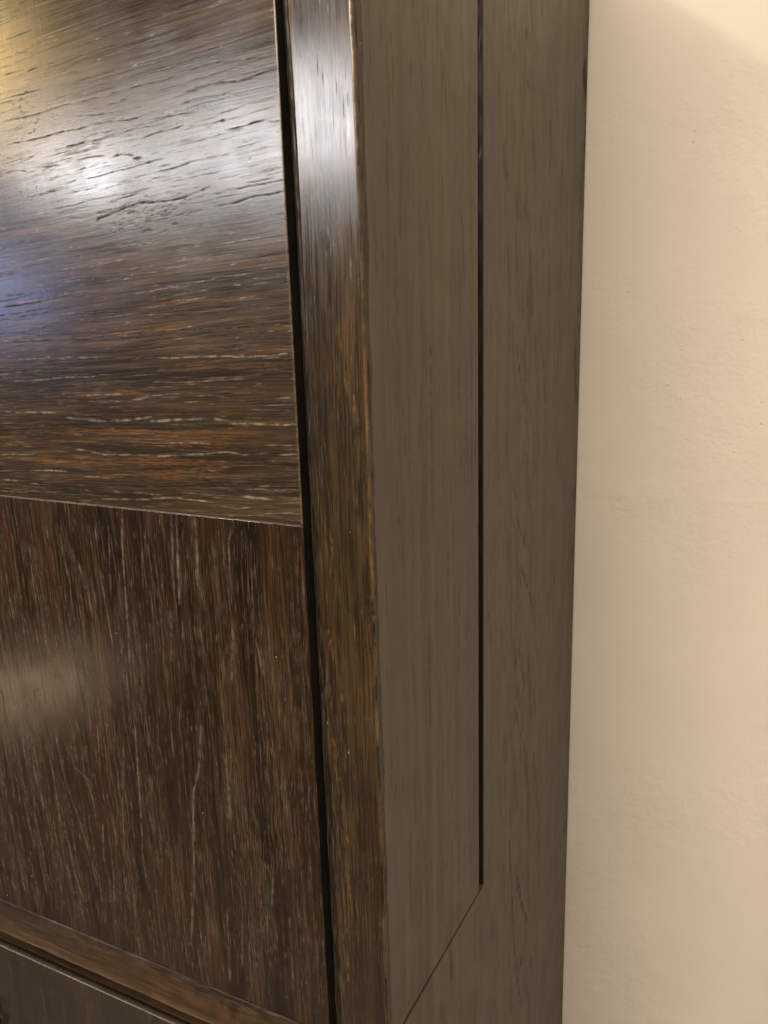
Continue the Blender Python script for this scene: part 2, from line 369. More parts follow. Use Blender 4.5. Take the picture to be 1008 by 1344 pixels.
def wood(name, along, stops, pale, dark, warm, rough=(0.26, 0.42), coat=0.0, fine=900, relief=2.2e-5, blotch=0.35,
         blotch_col=(0.020, 0.015, 0.011), dust=0.0, spec=0.5, wavy=0.0, sidecol=None, warm_noise=0.0, streakrelief=0.0, gain=1.0, pg=1.0, fleck=0.0, tilt=0.0, wander=(0.0, 12, 40), bands=0.0):
    g = gain
    stops = [(p, tuple(q * g for q in c)) for p, c in stops]; pale = tuple(q * pg for q in pale); dark = tuple(q * g for q in dark); warm = tuple(q * g for q in warm); blotch_col = tuple(q * g for q in blotch_col)
    m, nt, bs = nodes_of(name); b = NB(nt)
    amp = (0, 0, wander[0]) if along == 'X' else (wander[0], wander[0], 0)
    b.warp(tilt, amp, axes(along, wander[1], wander[2]))
    f1 = b.noise(axes(along, 15, fine), 4, 0.65)
    f2 = b.noise(axes(along, 7, fine * 0.28), 3, 0.6, off=(3, 1, 7))
    f3 = b.noise(axes(along, 3, 55), 2, 0.5, dist=0.3, off=(9, 2, 4))
    bl = b.noise((26, 26, 26), 4, 0.6, off=(1, 5, 2))
    v = b.math('ADD', b.math('MULTIPLY', f1, 0.42), b.math('ADD', b.math('MULTIPLY', f2, 0.28), b.math('MULTIPLY', f3, 0.30)))
    col = b.ramp(v, stops)
    if bands > 0:             # long figure bands, light and dark
        bd = b.noise(axes(along, 1.6, 75), 3, 0.65, off=(41, 3, 6))
        k = b.math('ADD', 1.0 - bands, b.math('MULTIPLY', b.rng(bd, 0.30, 0.70), bands * 2))
        vm = nt.nodes.new('ShaderNodeVectorMath'); vm.operation = 'SCALE'; b.link(col, vm.inputs[0]); b.link(k, vm.inputs['Scale']); col = vm.outputs[0]
    # warm, rubbed streaks
    if warm_noise > 0:
        w1 = b.rng(b.noise(axes(along, 9, 260), 3, 0.6, off=(17, 3, 5)), 0.52, 0.70)
        w2 = b.rng(b.noise(axes(along, 8, 28), 2, 0.5, off=(7, 13, 5)), 0.42, 0.66)
        col = b.mix(b.math('MULTIPLY', b.math('MULTIPLY', w1, w2), warm_noise), col, (*warm, 1))
    col = b.mix(b.math('MULTIPLY', b.rng(bl, 0.48, 0.72), blotch), col, (*blotch_col, 1))
    br = b.rng(f1, 0.34, 0.56)
    br2 = b.rng(b.noise(axes(along, 90, 1500), 2, 0.6, off=(5, 5, 5)), 0.36, 0.58)
    wa = b.math('MULTIPLY', b.attr('warm'), b.rng(f2, 0.30, 0.58, 0.25, 1.0), True)
    col = b.mix(wa, col, (*warm, 1))
    pa = b.math('MULTIPLY', b.attr('pale'), b.math('MULTIPLY', b.math('ADD', b.math('MULTIPLY', br, 0.5), 0.5), b.math('ADD', b.math('MULTIPLY', br2, 0.6), 0.4)), True)
    col = b.mix(pa, col, (*pale, 1))
    da = b.math('MULTIPLY', b.attr('dark'), b.math('ADD', b.math('MULTIPLY', br2, 0.5), 0.5), True)
    col = b.mix(da, col, (*dark, 1))
    if fleck > 0:             # short open pores, limed pale or stained dark
        patch = b.rng(b.noise(axes(along, 5, 45), 2, 0.5, off=(31, 7, 3)), 0.38, 0.62)
        p1 = b.rng(b.noise(axes(along, 50, 1150), 2, 0.6, off=(21, 9, 4)), 0.54, 0.66)
        p2 = b.rng(b.noise(axes(along, 38, 1000), 2, 0.6, off=(2, 19, 14)), 0.54, 0.66)
        col = b.mix(b.math('MULTIPLY', b.math('MULTIPLY', p1, patch), fleck), col, (*pale, 1))
        col = b.mix(b.math('MULTIPLY', p2, min(1, fleck * 1.6)), col, (*dark, 1))
    if dust > 0:
        col = b.mix(b.math('MULTIPLY', b.dots(150, 0.075, 0.06), dust), col, (0.42, 0.38, 0.30, 1))
    b.link(col, bs.inputs['Base Color'])
    r = b.rng(b.math('ADD', b.math('MULTIPLY', f1, 0.5), b.math('MULTIPLY', bl, 0.5)), 0.35, 0.65, rough[0], rough[1])
    r = b.math('ADD', r, b.math('MULTIPLY', b.math('ADD', b.attr('dark'), b.attr('pale')), 0.25), True)
    b.link(r, bs.inputs['Roughness'])
    b.link(b.math('MULTIPLY', b.math('SUBTRACT', 1.0, b.math('MULTIPLY', da, 0.9)), spec), bs.inputs['Specular IOR Level'])
    h = b.math('ADD', b.math('MULTIPLY', f1, 0.8), b.math('MULTIPLY', br2, 0.15))
    n = b.bump(h, relief)
    if streakrelief > 0:      # brush marks left in the varnish, running down the panel
        n = b.bump(b.noise((700, 40, 14), 2, 0.5, off=(2, 8, 1)), streakrelief, n)
    if wavy > 0:
        n = b.bump(b.noise((34, 34, 22), 2, 0.5, off=(4, 4, 1)), wavy, n)
    b.link(n, bs.inputs['Normal'])
    if coat > 0:
        bs.inputs['Coat Weight'].default_value = coat
        bs.inputs['Coat Roughness'].default_value = 0.12
        b.link(n, bs.inputs['Coat Normal'])
    return m

def plain(name, col, rough=0.5, metal=0.0, var=0.3, scale=(60, 60, 60), spec=0.5):
    m, nt, bs = nodes_of(name); b = NB(nt)
    f = b.noise(scale, 4, 0.6)
    c2 = tuple(q * (1 - var) for q in col)
    b.link(b.mix(f, (*c2, 1), (*col, 1)), bs.inputs['Base Color'])
    b.link(b.rng(f, 0.3, 0.7, rough * 0.8, min(1, rough * 1.2)), bs.inputs['Roughness'])
    bs.inputs['Metallic'].default_value = metal; bs.inputs['Specular IOR Level'].default_value = spec
    return m

M = {}
M['top'] = wood('oak_crossgrain_varnish', 'X', [(0.34, (0.014, 0.0095, 0.007)), (0.47, (0.040, 0.026, 0.016)), (0.56, (0.080, 0.050, 0.028)), (0.66, (0.150, 0.098, 0.055))],
                pale=(0.32, 0.27, 0.19), dark=(0.012, 0.009, 0.007), warm=(0.30, 0.125, 0.036), rough=(0.13, 0.25), blotch=0.4, dust=0.0, relief=1.6e-5, gain=0.55, pg=0.60, fleck=0.22, tilt=3.0, wander=(0.008, 7, 22), bands=0.25,
                warm_noise=0.28, streakrelief=2.2e-5, wavy=0.45e-4)
M['low'] = wood('oak_upright_varnish', 'Z', [(0.36, (0.0075, 0.0042, 0.0021)), (0.47, (0.028, 0.0145, 0.0068)), (0.55, (0.061, 0.032, 0.0145)), (0.64, (0.125, 0.072, 0.036))],
                pale=(0.26, 0.215, 0.15), dark=(0.010, 0.008, 0.006), warm=(0.17, 0.058, 0.020), rough=(0.13, 0.25), gain=0.45, pg=0.52, fleck=0.34, wander=(0.008, 9, 22), bands=0.28, blotch=0.35, dust=0.8, relief=2.0e-5,
                warm_noise=0.30, wavy=0.6e-4)
M['stile'] = wood('worn_stile_varnish', 'Z', [(0.30, (0.016, 0.010, 0.006)), (0.46, (0.042, 0.027, 0.014)), (0.56, (0.085, 0.054, 0.026)), (0.70, (0.16, 0.100, 0.045))],
                  pale=(0.30, 0.25, 0.16), dark=(0.012, 0.009, 0.007), warm=(0.34, 0.15, 0.040), rough=(0.11, 0.22), spec=0.50, gain=0.47, pg=0.55, fleck=0.25, wander=(0.004, 12, 40), bands=0.2, blotch=0.75, dust=0.7, relief=2.0e-5, fine=800,
                  warm_noise=0.18, wavy=0.6e-4)
M['side'] = wood('satin_side_veneer', 'Z', [(0.28, (0.055, 0.039, 0.024)), (0.45, (0.081, 0.058, 0.036)), (0.58, (0.098, 0.071, 0.044)), (0.72, (0.120, 0.088, 0.055))],
                 pale=(0.17, 0.13, 0.085), dark=(0.026, 0.019, 0.012), warm=(0.12, 0.07, 0.04), rough=(0.42, 0.55), gain=0.93, pg=1.0, fleck=0.08, wander=(0.008, 5, 14), bands=0.22, blotch=0.12, blotch_col=(0.05, 0.037, 0.025), fine=320, relief=1.2e-5, spec=0.4)
M['rail'] = wood('rubbed_rail_varnish', 'X', [(0.30, (0.030, 0.017, 0.009)), (0.46, (0.065, 0.037, 0.018)), (0.60, (0.110, 0.062, 0.029)), (0.74, (0.17, 0.10, 0.045))],
                 pale=(0.30, 0.24, 0.15), dark=(0.015, 0.01, 0.008), warm=(0.26, 0.12, 0.035), rough=(0.30, 0.45), gain=0.50, pg=0.6, fleck=0.25, wander=(0.006, 12, 30), bands=0.35, blotch=0.7, fine=500, relief=2.5e-5, warm_noise=0.4)
M['drawer'] = wood('drawer_satin_varnish', 'Z', [(0.30, (0.020, 0.014, 0.009)), (0.48, (0.038, 0.027, 0.017)), (0.60, (0.052, 0.037, 0.024)), (0.74, (0.075, 0.055, 0.036))],
                   pale=(0.34, 0.28, 0.20), dark=(0.010, 0.008, 0.006), warm=(0.15, 0.07, 0.03), rough=(0.30, 0.42), gain=0.55, pg=0.6, fleck=0.25, blotch=0.4, fine=500)
M['black'] = plain('shade_black_recess', (0.008, 0.0065, 0.005), 0.7)  # near-black backing: the shadow inside the gaps is put into the colour
M['groove'] = plain('dark_groove_shade', (0.024, 0.016, 0.017), 0.40, var=0.9, spec=0.22, scale=(300, 300, 40))  # dark colour stands for the shade inside the groove
M['filler'] = plain('pale_joint_filler', (0.20, 0.155, 0.10), 0.6, var=0.8, scale=(260, 260, 260))
M['metal'] = plain('aged_pewter', (0.22, 0.20, 0.17), 0.35, 1.0)
M['core'] = plain('dark_carcass_stain', (0.028, 0.018, 0.011), 0.5, scale=(6, 200, 200))

def wall_mat():
    m, nt, bs = nodes_of('cream_plaster'); b = NB(nt)
    n1 = b.noise((9, 9, 9), 4, 0.55); n2 = b.noise((220, 220, 220), 4, 0.6)
    n3 = b.noise((45, 45, 45), 5, 0.6, dist=0.4, off=(3, 2, 8))
    c = b.mix(b.rng(n1, 0.35, 0.65), (0.70, 0.638, 0.558, 1), (0.73, 0.665, 0.584, 1))
    c = b.mix(b.math('MULTIPLY', b.rng(n3, 0.55, 0.75), 0.25), c, (0.655, 0.595, 0.495, 1))
    b.link(c, bs.inputs['Base Color'])
    bs.inputs['Roughness'].default_value = 0.8
    bs.inputs['Specular IOR Level'].default_value = 0.25
    # trowel marks and small pits, denser in patches
    patch = b.rng(b.noise((7, 7, 7), 2, 0.5, off=(0.4, 0, 0.9)), 0.42, 0.60)
    h = b.math('ADD', b.math('MULTIPLY', n3, 1.0), b.math('MULTIPLY', b.math('MULTIPLY', n2, patch), 0.35))
    nrm = b.bump(b.math('MULTIPLY', h, b.math('ADD', b.math('MULTIPLY', patch, 0.85), 0.15)), 1.6e-3)
    pit = b.math('MULTIPLY', b.dots(95, 0.16, 0.22), patch)
    nrm = b.bump(b.math('MULTIPLY', pit, -1.0), 5e-4, nrm)
    b.link(nrm, bs.inputs['Normal'])
    return m
M['wall'] = wall_mat()
def floor_mat():
    m, nt, bs = nodes_of('brown_floor'); b = NB(nt)
    b.link(b.mix(b.noise((4, 4, 4), 4, 0.6), (0.085, 0.065, 0.045, 1), (0.13, 0.10, 0.075, 1)), bs.inputs['Base Color'])
    bs.inputs['Roughness'].default_value = 0.5
    return m
M['floor'] = floor_mat()

# ------------------------------------------------------------------ mesh helpers
def link(name, me, mat, parent=None):
    o = bpy.data.objects.new(name, me)
    sc.collection.objects.link(o)
    me.materials.append(mat)
    if parent is not None:
        o.parent = parent
        o.matrix_parent_inverse = parent.matrix_world.inverted()
    return o

def mesh_from(name, verts, faces, smooth=False):
    me = bpy.data.meshes.new(name)
    me.from_pydata([tuple(v) for v in verts], [], faces)
    me.update()
    if smooth: me.polygons.foreach_set('use_smooth', [True] * len(me.polygons))
    return me

def grid_mesh(name, U, V, pos, thick_dir, thick, flip=False):
    # U, V: 1-d arrays, pos: (len(V), len(U), 3); a rim of depth `thick` closes the piece behind
    nv, nu = len(V), len(U)
    P = pos.reshape(-1, 3)
    idx = np.arange(nv * nu).reshape(nv, nu)
    q = np.stack([idx[:-1, :-1], idx[:-1, 1:], idx[1:, 1:], idx[1:, :-1]], -1).reshape(-1, 4)
    border = np.concatenate([idx[0, :], idx[1:, -1], idx[-1, -2::-1], idx[-2:0:-1, 0]])
    back = P[border].copy() + np.array(thick_dir) * thick
    ax = int(np.argmax(np.abs(thick_dir)))
    back[:, ax] = np.median(P[:, ax]) + thick_dir[ax] * thick
    b0 = len(P); nb = len(border); k = np.arange(nb)
    rim = np.stack([border, b0 + k, b0 + (k + 1) % nb, border[(k + 1) % nb]], -1)
    allv = np.concatenate([P, back]); allq = np.concatenate([q, rim])
    if flip: allq = allq[:, ::-1]
    me = bpy.data.meshes.new(name)
    me.vertices.add(len(allv)); me.vertices.foreach_set('co', allv.astype(np.float32).ravel())
    me.loops.add(allq.size); me.loops.foreach_set('vertex_index', allq.astype(np.int32).ravel())
    me.polygons.add(len(allq)); me.polygons.foreach_set('loop_start', np.arange(0, allq.size, 4, dtype=np.int32))
    me.update(calc_edges=True)
    sm = np.zeros(len(allq), bool); sm[:len(q)] = True
    me.polygons.foreach_set('use_smooth', sm)
    me.validate()
    return me, nb

def set_attr(me, nb, **fields):
    for k, a in fields.items():
        at = me.attributes.new(k, 'FLOAT', 'POINT')
        full = np.concatenate([a.ravel(), np.zeros(nb)]).astype(np.float32)
        at.data.foreach_set('value', full)

class Field:
    """grain strokes laid on a (v, u) grid: three fields dark, pale, warm"""
    def __init__(s, U, V):
        s.U, s.V = U, V
        s.a = [np.zeros((len(V), len(U))) for _ in range(3)]
    def stroke(s, kind, w, st, pts, rag=0.5, seed=0, soft=False):
        r = np.random.default_rng(seed)
        pts = np.array(pts, float)
        hw = w * 0.5
        seg = np.linalg.norm(np.diff(pts, axis=0), axis=1)
        L = seg.sum()
        n = max(2, int(L / 0.0012))
        t = np.linspace(0, L, n + 1); cum = np.concatenate([[0], np.cumsum(seg)])
        p = np.stack([np.interp(t, cum, pts[:, 0]), np.interp(t, cum, pts[:, 1])], -1)
        # ragged path and uneven weight
        jit = np.convolve(r.normal(0, 1, n + 5), np.ones(5) / 5, 'valid') * min(hw, 0.0006) * rag * 0.9
        d = np.gradient(p, axis=0); d /= np.linalg.norm(d, axis=1)[:, None] + 1e-12
        p = p + np.stack([-d[:, 1], d[:, 0]], -1) * jit[:, None]
        wt = np.clip(1 + np.convolve(r.normal(0, 1.3, n + 5), np.ones(5) / 5, 'valid') * rag * 1.6, 0.15, 1.3)
        if L > 0.006:
            wt = wt * np.clip(0.75 + np.convolve(r.normal(0, 1.0, n + 3), np.ones(3) / 3, 'valid') * 0.6, (0.55, 0.40, 0.25)[kind], 1.0)
        e = np.minimum(np.arange(n + 1), np.arange(n + 1)[::-1]) / max(1, min(6, n / 2))
        wt = wt * np.clip(0.35 + e, 0, 1)
        F = s.a[kind]
        for i in range(n):
            a, b = p[i], p[i + 1]
            lo = np.minimum(a, b) - hw * 2.2; hi = np.maximum(a, b) + hw * 2.2
            u0, u1 = np.searchsorted(s.U, [lo[0], hi[0]]); v0, v1 = np.searchsorted(s.V, [lo[1], hi[1]])
            if u1 <= u0 or v1 <= v0: continue
            X = s.U[u0:u1][None, :] - a[0]; Y = s.V[v0:v1][:, None] - a[1]
            ab = b - a; l2 = ab @ ab + 1e-14
            tt = np.clip((X * ab[0] + Y * ab[1]) / l2, 0, 1)
            dd = np.hypot(X - tt * ab[0], Y - tt * ab[1])
            ww = (wt[i] + (wt[i + 1] - wt[i]) * tt)
            val = st * np.clip(ww, 0, 1.1) * np.exp(-(dd / (hw * (0.5 + 0.5 * np.clip(ww, 0, 1)))) ** (2 if soft else 4) * 1.1)
            blk = F[v0:v1, u0:u1]; np.maximum(blk, val, out=blk)
    def many(s, lst):
        for i, (k, w, st, pts) in enumerate(lst):
            if k == 2 and w >= 1.4:        # a rubbed band is a bundle of separate hairs
                r = np.random.default_rng(900 + i)
                p = np.array(pts, float) * 1e-4; L = np.linalg.norm(p[-1] - p[0]); d = (p[-1] - p[0]) / (L + 1e-9)
                for j in range(int(w * 7)):
                    a = r.uniform(-0.05, 0.8); b = min(1.1, a + r.uniform(0.1, 0.5)); o = r.normal(0, w * 3.2e-4)
                    tt = np.linspace(a, b, 6); cum = np.linspace(0, 1, len(p))
                    q = np.stack([np.interp(tt, cum, p[:, 0]) + (tt - np.clip(tt, 0, 1)) * L * d[0] - d[1] * o, np.interp(tt, cum, p[:, 1]) + (tt - np.clip(tt, 0, 1)) * L * d[1] + d[0] * o], -1)
                    s.stroke(2, r.uniform(0.0003, 0.0007), min(1, st * r.uniform(0.5, 1.5)), q, seed=i * 131 + j)
                continue
            s.stroke(k, w * 1e-3, st, [(x * 1e-4, z * 1e-4) for x, z in pts], seed=i + 1)

def spaced(*parts):
    out = []
    for a, b, n in parts:
        out.append(np.linspace(a, b, n, endpoint=False))
    out.append(np.array([parts[-1][1]]))
    return np.concatenate(out)

def box(name, x0, x1, y0, y1, z0, z1, mat, parent, bev=0.0):
    import bmesh
    bm = bmesh.new()
    bmesh.ops.create_cube(bm, size=1)
    for v in bm.verts:
        v.co = ((x0 + x1) / 2 + v.co.x * (x1 - x0), (y0 + y1) / 2 + v.co.y * (y1 - y0), (z0 + z1) / 2 + v.co.z * (z1 - z0))
    if bev > 0:
        bmesh.ops.bevel(bm, geom=bm.edges[:], offset=bev, segments=3, profile=0.5, affect='EDGES')
    me = bpy.data.meshes.new(name); bm.to_mesh(me); bm.free()
    return link(name, me, mat, parent)

def lowrelief(n, amp, k, seed):
    r = np.random.default_rng(seed)
    return np.convolve(r.normal(0, 1, n + k - 1), np.ones(k) / k, 'valid') * amp * math.sqrt(k)

# ------------------------------------------------------------------ the setting
WALL_Y = 0.4675
me = mesh_from('wall', [(-3, WALL_Y, -1.36), (3, WALL_Y, -1.36), (3, WALL_Y, 1.5), (-3, WALL_Y, 1.5),
                        (-3, WALL_Y + .12, -1.36), (3, WALL_Y + .12, -1.36), (3, WALL_Y + .12, 1.5), (-3, WALL_Y + .12, 1.5)],
               [(0, 1, 2, 3), (5, 4, 7, 6), (3, 2, 6, 7), (1, 5, 6, 2), (4, 0, 3, 7), (4, 5, 1, 0)])
wall = link('wall', me, M['wall']); wall['kind'] = 'structure'
me = mesh_from('floor', [(-4.5, -4, -1.36), (3, -4, -1.36), (3, WALL_Y, -1.36), (-4.5, WALL_Y, -1.36)], [(0, 1, 2, 3)])
floor = link('floor', me, M['floor']); floor['kind'] = 'structure'

# ------------------------------------------------------------------ the cabinet
DEP, TOPZ, BASE = 0.465, 0.320, -1.36
cab = bpy.data.objects.new('cabinet', None); sc.collection.objects.link(cab)
cab.location = (-0.45, 0.23, BASE); bpy.context.view_layer.update()
cab['label'] = 'dark stained oak cabinet with glossy panelled front and satin side against the cream wall'
cab['category'] = 'cabinet'

# carcass: dark core behind the fronts, its back and the plinth
box('carcass', -0.90, -0.0125, 0.022, DEP - 0.002, BASE + 0.06, TOPZ - 0.022, M['core'], cab)
box('plinth', -0.88, -0.03, 0.03, DEP - 0.02, BASE + 0.001, BASE + 0.06, M['core'], cab)
box('cabinet_top', -0.91, 0.0, 0.0, DEP, TOPZ - 0.022, TOPZ, M['side'], cab, 0.001)

# --- door: a slab carrying two veneer boards, a filled joint and a rubbed bottom rail
XR, ZS, ZM, ZB = -0.0430, -0.1110, -0.4555, -0.4890
door = box('door', -0.86, XR - 0.0002, 0.0011, 0.0210, ZB + 0.0035, TOPZ - 0.030, M['black'], cab)

def pore_relief(F, n=0.000012):
    return F.a[0] * n - F.a[1] * 0.000003

# board with the grain lying across
U = spaced((-0.86, -0.33, 130), (-0.33, -0.045, 410), (-0.045, XR, 14))
V = spaced((ZS + 0.0004, ZS + 0.002, 6), (ZS + 0.002, 0.195, 800), (0.195, TOPZ - 0.03, 60))
F = Field(U, V); F.many([(k_, w_ * (1.15 if k_ == 0 else 1.0), min(1, s_ * 1.15), p_) for k_, w_, s_, p_ in TOP_STROKES])
X0, X1 = -0.36, XR
for i in range(120):        # long wandering open cracks in the upper half, rising to the right
    x = rng.uniform(-0.34, -0.06); z = rng.uniform(-0.03, 0.19); L = rng.uniform(0.015, 0.07); n_ = 7
    t_ = np.linspace(0, 1, n_); wob_ = np.cumsum(rng.normal(0, 0.00035, n_))
    F.stroke(0, rng.uniform(0.0004, 0.0008), rng.uniform(0.35, 0.85), np.stack([x + L * t_, z + L * t_ * 0.075 + wob_], -1), seed=i + 100)
for i in range(150):        # long limed and rubbed lines in the lower half
    x = rng.uniform(-0.36, -0.06); z = rng.uniform(ZS, 0.02); L = rng.uniform(0.01, 0.06); n_ = 7
    t_ = np.linspace(0, 1, n_); wob_ = np.cumsum(rng.normal(0, 0.0003, n_)); sl_ = 0.03 + 0.05 * np.clip((z + 0.1) / 0.1, 0, 1)
    F.stroke(int(rng.choice([1, 1, 2, 0, 0])), rng.uniform(0.0004, 0.0010), rng.uniform(0.3, 0.8), np.stack([x + L * t_, z + L * t_ * sl_ + wob_], -1), seed=i + 300)
for i in range(1500):       # pores: dark open ones above, limed ones towards the joint
    x = rng.uniform(X0, X1); z = rng.uniform(ZS, 0.19)
    up = np.clip((z + 0.01) / 0.06, 0, 1)
    l = rng.uniform(0.004, 0.034); w = rng.uniform(0.00035, 0.00065)
    sl = 0.02 + 0.055 * up + rng.normal(0, 0.015)
    kind = 0 if rng.random() < 0.35 + 0.4 * up else 1
    st = rng.uniform(0.15, 0.65) * (0.8 if kind else 0.9)
    F.stroke(kind, w, st, [(x, z), (x + l, z + l * sl)], seed=i + 500)
for i in range(480):        # small pale flecks beside the open pores
    x = rng.uniform(-0.30, XR); z = 0.055 + rng.normal(0, 0.05); l = rng.uniform(0.0008, 0.005)
    if z < ZS or z > 0.19: continue
    F.stroke(1, rng.uniform(0.0004, 0.0007), rng.uniform(0.2, 0.7), [(x, z), (x + l, z + l * 0.07)], seed=i + 2200)
for i in range(170):        # a dense figure of short open pores
    a = rng.normal(0, 0.5); c = rng.normal(0, 0.5)
    x = -0.140 + a * 0.036; z = 0.058 + c * 0.011 + a * 0.004
    l = rng.uniform(0.002, 0.008)
    F.stroke(0, rng.uniform(0.0004, 0.0008), rng.uniform(0.5, 0.95), [(x, z), (x + l, z + l * 0.10)], seed=i + 3000)
for i in range(130):        # second, looser figure above it
    x = rng.uniform(-0.28, -0.10); z = 0.098 + rng.normal(0, 0.009) + (x + 0.2) * 0.10
    l = rng.uniform(0.003, 0.012)
    F.stroke(int(rng.random() < 0.55), rng.uniform(0.0004, 0.0008), rng.uniform(0.3, 0.7), [(x, z), (x + l, z + l * 0.10)], seed=i + 4000)
for i in range(26):         # small dark knots of pores near the left
    x = -0.2 - rng.uniform(0.01, 0.03) + 0.0; z = rng.uniform(0.105, 0.135)
    F.stroke(0, 0.0009, 0.7, [(x, z), (x + rng.uniform(0.001, 0.003), z + 0.0003)], seed=i + 4200)
UU, VV = np.meshgrid(U, V)
edge = np.exp(-((XR - UU) / 0.0009) ** 2)
F.a[2] = np.maximum(F.a[2], edge * 0.75 * (0.6 + 0.4 * np.sin(VV * 900 + 3 * np.sin(VV * 140))))
F.a[1] = np.maximum(F.a[1], edge * 0.30)
Y = pore_relief(F) + 0.0003 * np.clip(1 - (XR - UU) / 0.0008, 0, 1) ** 2
Y = Y + 0.0002 * np.clip(1 - (VV - ZS) / 0.0008, 0, 1) ** 2
me, nb = grid_mesh('crossgrain_board', U, V, np.stack([UU, Y, VV], -1), (0, 1, 0), 0.0009)
set_attr(me, nb, dark=F.a[0], pale=F.a[1], warm=F.a[2])
top_board = link('crossgrain_board', me, M['top'], door)
top_board['label'] = 'upper glossy veneer board with grain running across'

# board with upright grain
U = spaced((-0.86, -0.40, 120), (-0.40, -0.044, 880), (-0.044, XR, 8))
V = spaced((ZM, -0.115, 360), (-0.115, ZS - 0.0004, 8))
F = Field(U, V)
def limed(w, st, pts, seed):
    F.stroke(1, w * 1.9, st * 0.50, pts, seed=seed, soft=True)
    F.stroke(1, w * 0.75, min(1, st * 1.05), pts, seed=seed + 1)
for i, (k_, w_, s_, p_) in enumerate(LOW_STROKES):
    p_ = [(x * 1e-4, z * 1e-4) for x, z in p_]
    if k_ == 1: limed(w_ * 1.1e-3, min(1, s_ * 1.3), p_, 3 * i)
    else: F.stroke(k_, w_ * 0.7e-3, min(1, s_ * 1.3), p_, seed=3 * i)
for i in range(150):        # broad, faint limed bands
    x = rng.uniform(-0.40, XR - 0.002); z = rng.uniform(ZM + 0.02, ZS); l = rng.uniform(0.02, 0.07)
    lf = np.clip((-0.16 - x) / 0.15, 0, 1)
    F.stroke(1, rng.uniform(0.002, 0.0045), rng.uniform(0.10, 0.28), [(x, z), (x + l * (0.01 + 0.08 * lf), max(ZM, z - l))], seed=i + 5200, soft=True)
for i in range(520):        # chains of limed pores climbing like flames; they straighten to the right
    x = rng.uniform(-0.40, XR - 0.001); z = rng.uniform(ZM, ZS)
    lf = np.clip((-0.16 - x) / 0.15, 0, 1)
    lean = -(0.02 + 0.10 * lf) * rng.uniform(0.3, 1.3)
    tone = rng.uniform(0.2, 0.75) * (0.75 + 0.35 * lf)
    for j in range(rng.integers(1, 5)):
        l = rng.uniform(0.008, 0.032)
        w = rng.uniform(0.0007, 0.0018) * (0.65 + 0.35 * lf)
        zz = max(z - l, ZM)
        if z <= ZM: break
        limed(w, tone * rng.uniform(0.5, 0.95), [(x, min(z, ZS)), (x + l * (0.02 + 0.05 * lf), zz)], i * 19 + 2 * j + 6000)
        x += -lean * l + rng.normal(0, 0.0004); z = zz - rng.uniform(-0.004, 0.004)
for i in range(1300):       # fine short limed pores
    x = rng.uniform(-0.40, XR); z = rng.uniform(ZM, ZS); l = rng.uniform(0.003, 0.014)
    lf = np.clip((-0.16 - x) / 0.15, 0, 1)
    F.stroke(1, rng.uniform(0.0004, 0.0007), rng.uniform(0.25, 0.75), [(x, z), (x + l * (0.02 + 0.08 * lf), max(ZM, z - l))], seed=i + 80000)
for i in range(700):        # fine dark and warm hairs
    x = rng.uniform(-0.40, XR); z = rng.uniform(ZM, ZS); l = rng.uniform(0.008, 0.035)
    k = 0 if rng.random() < 0.6 else 2
    rt = np.clip((x + 0.22) / 0.15, 0.1, 1)
    F.stroke(k, rng.uniform(0.0004, 0.0010), rng.uniform(0.2, 0.6) * (rt if k == 2 else 1), [(x, z), (x + 0.0005, max(ZM, z - l))], seed=i + 9500)
UU, VV = np.meshgrid(U, V)
F.a[1] *= np.clip((VV - ZM - 0.003) / 0.014, 0.1, 1)  # limed pores fade near the rail: shading and blur put into the colour
edge = np.exp(-((XR - UU) / 0.0009) ** 2)
F.a[2] = np.maximum(F.a[2], edge * 0.6 * (0.5 + 0.5 * np.sin(VV * 70 + 2 * np.sin(VV * 31))))
Y = pore_relief(F) + 0.0003 * np.clip(1 - (XR - UU) / 0.0008, 0, 1) ** 2
Y = Y + 0.0002 * np.clip(1 - (ZS - VV) / 0.0008, 0, 1) ** 2
me, nb = grid_mesh('upright_board', U, V, np.stack([UU, Y, VV], -1), (0, 1, 0), 0.0009)
set_attr(me, nb, dark=F.a[0], pale=F.a[1], warm=F.a[2])
low_board = link('upright_board', me, M['low'], door)
low_board['label'] = 'lower dark veneer board with upright grain and pale limed pores'

# pale filled joint between the two boards
n = 420
xs = np.linspace(-0.86, XR - 0.001, n)
hh = 0.00024 + np.abs(lowrelief(n, 0.00007, 4, 3)); zc = ZS + lowrelief(n, 0.00006, 6, 4)
hh = hh * (1 - 0.55 * np.clip((xs + 0.13) / 0.09, 0, 1))
vs, fs = [], []
for i in range(n):
    for (dy, dz) in ((0.0015, -1), (-0.00005, -0.8), (-0.00005, 0.8), (0.0015, 1)): vs.append((xs[i], dy, zc[i] + dz * hh[i]))
for i in range(n - 1):
    for j in range(3): fs.append((4 * i + j, 4 * i + 4 + j, 4 * i + 5 + j, 4 * i + 1 + j))
link('joint_filler', mesh_from('joint_filler', vs, fs), M['filler'], door)

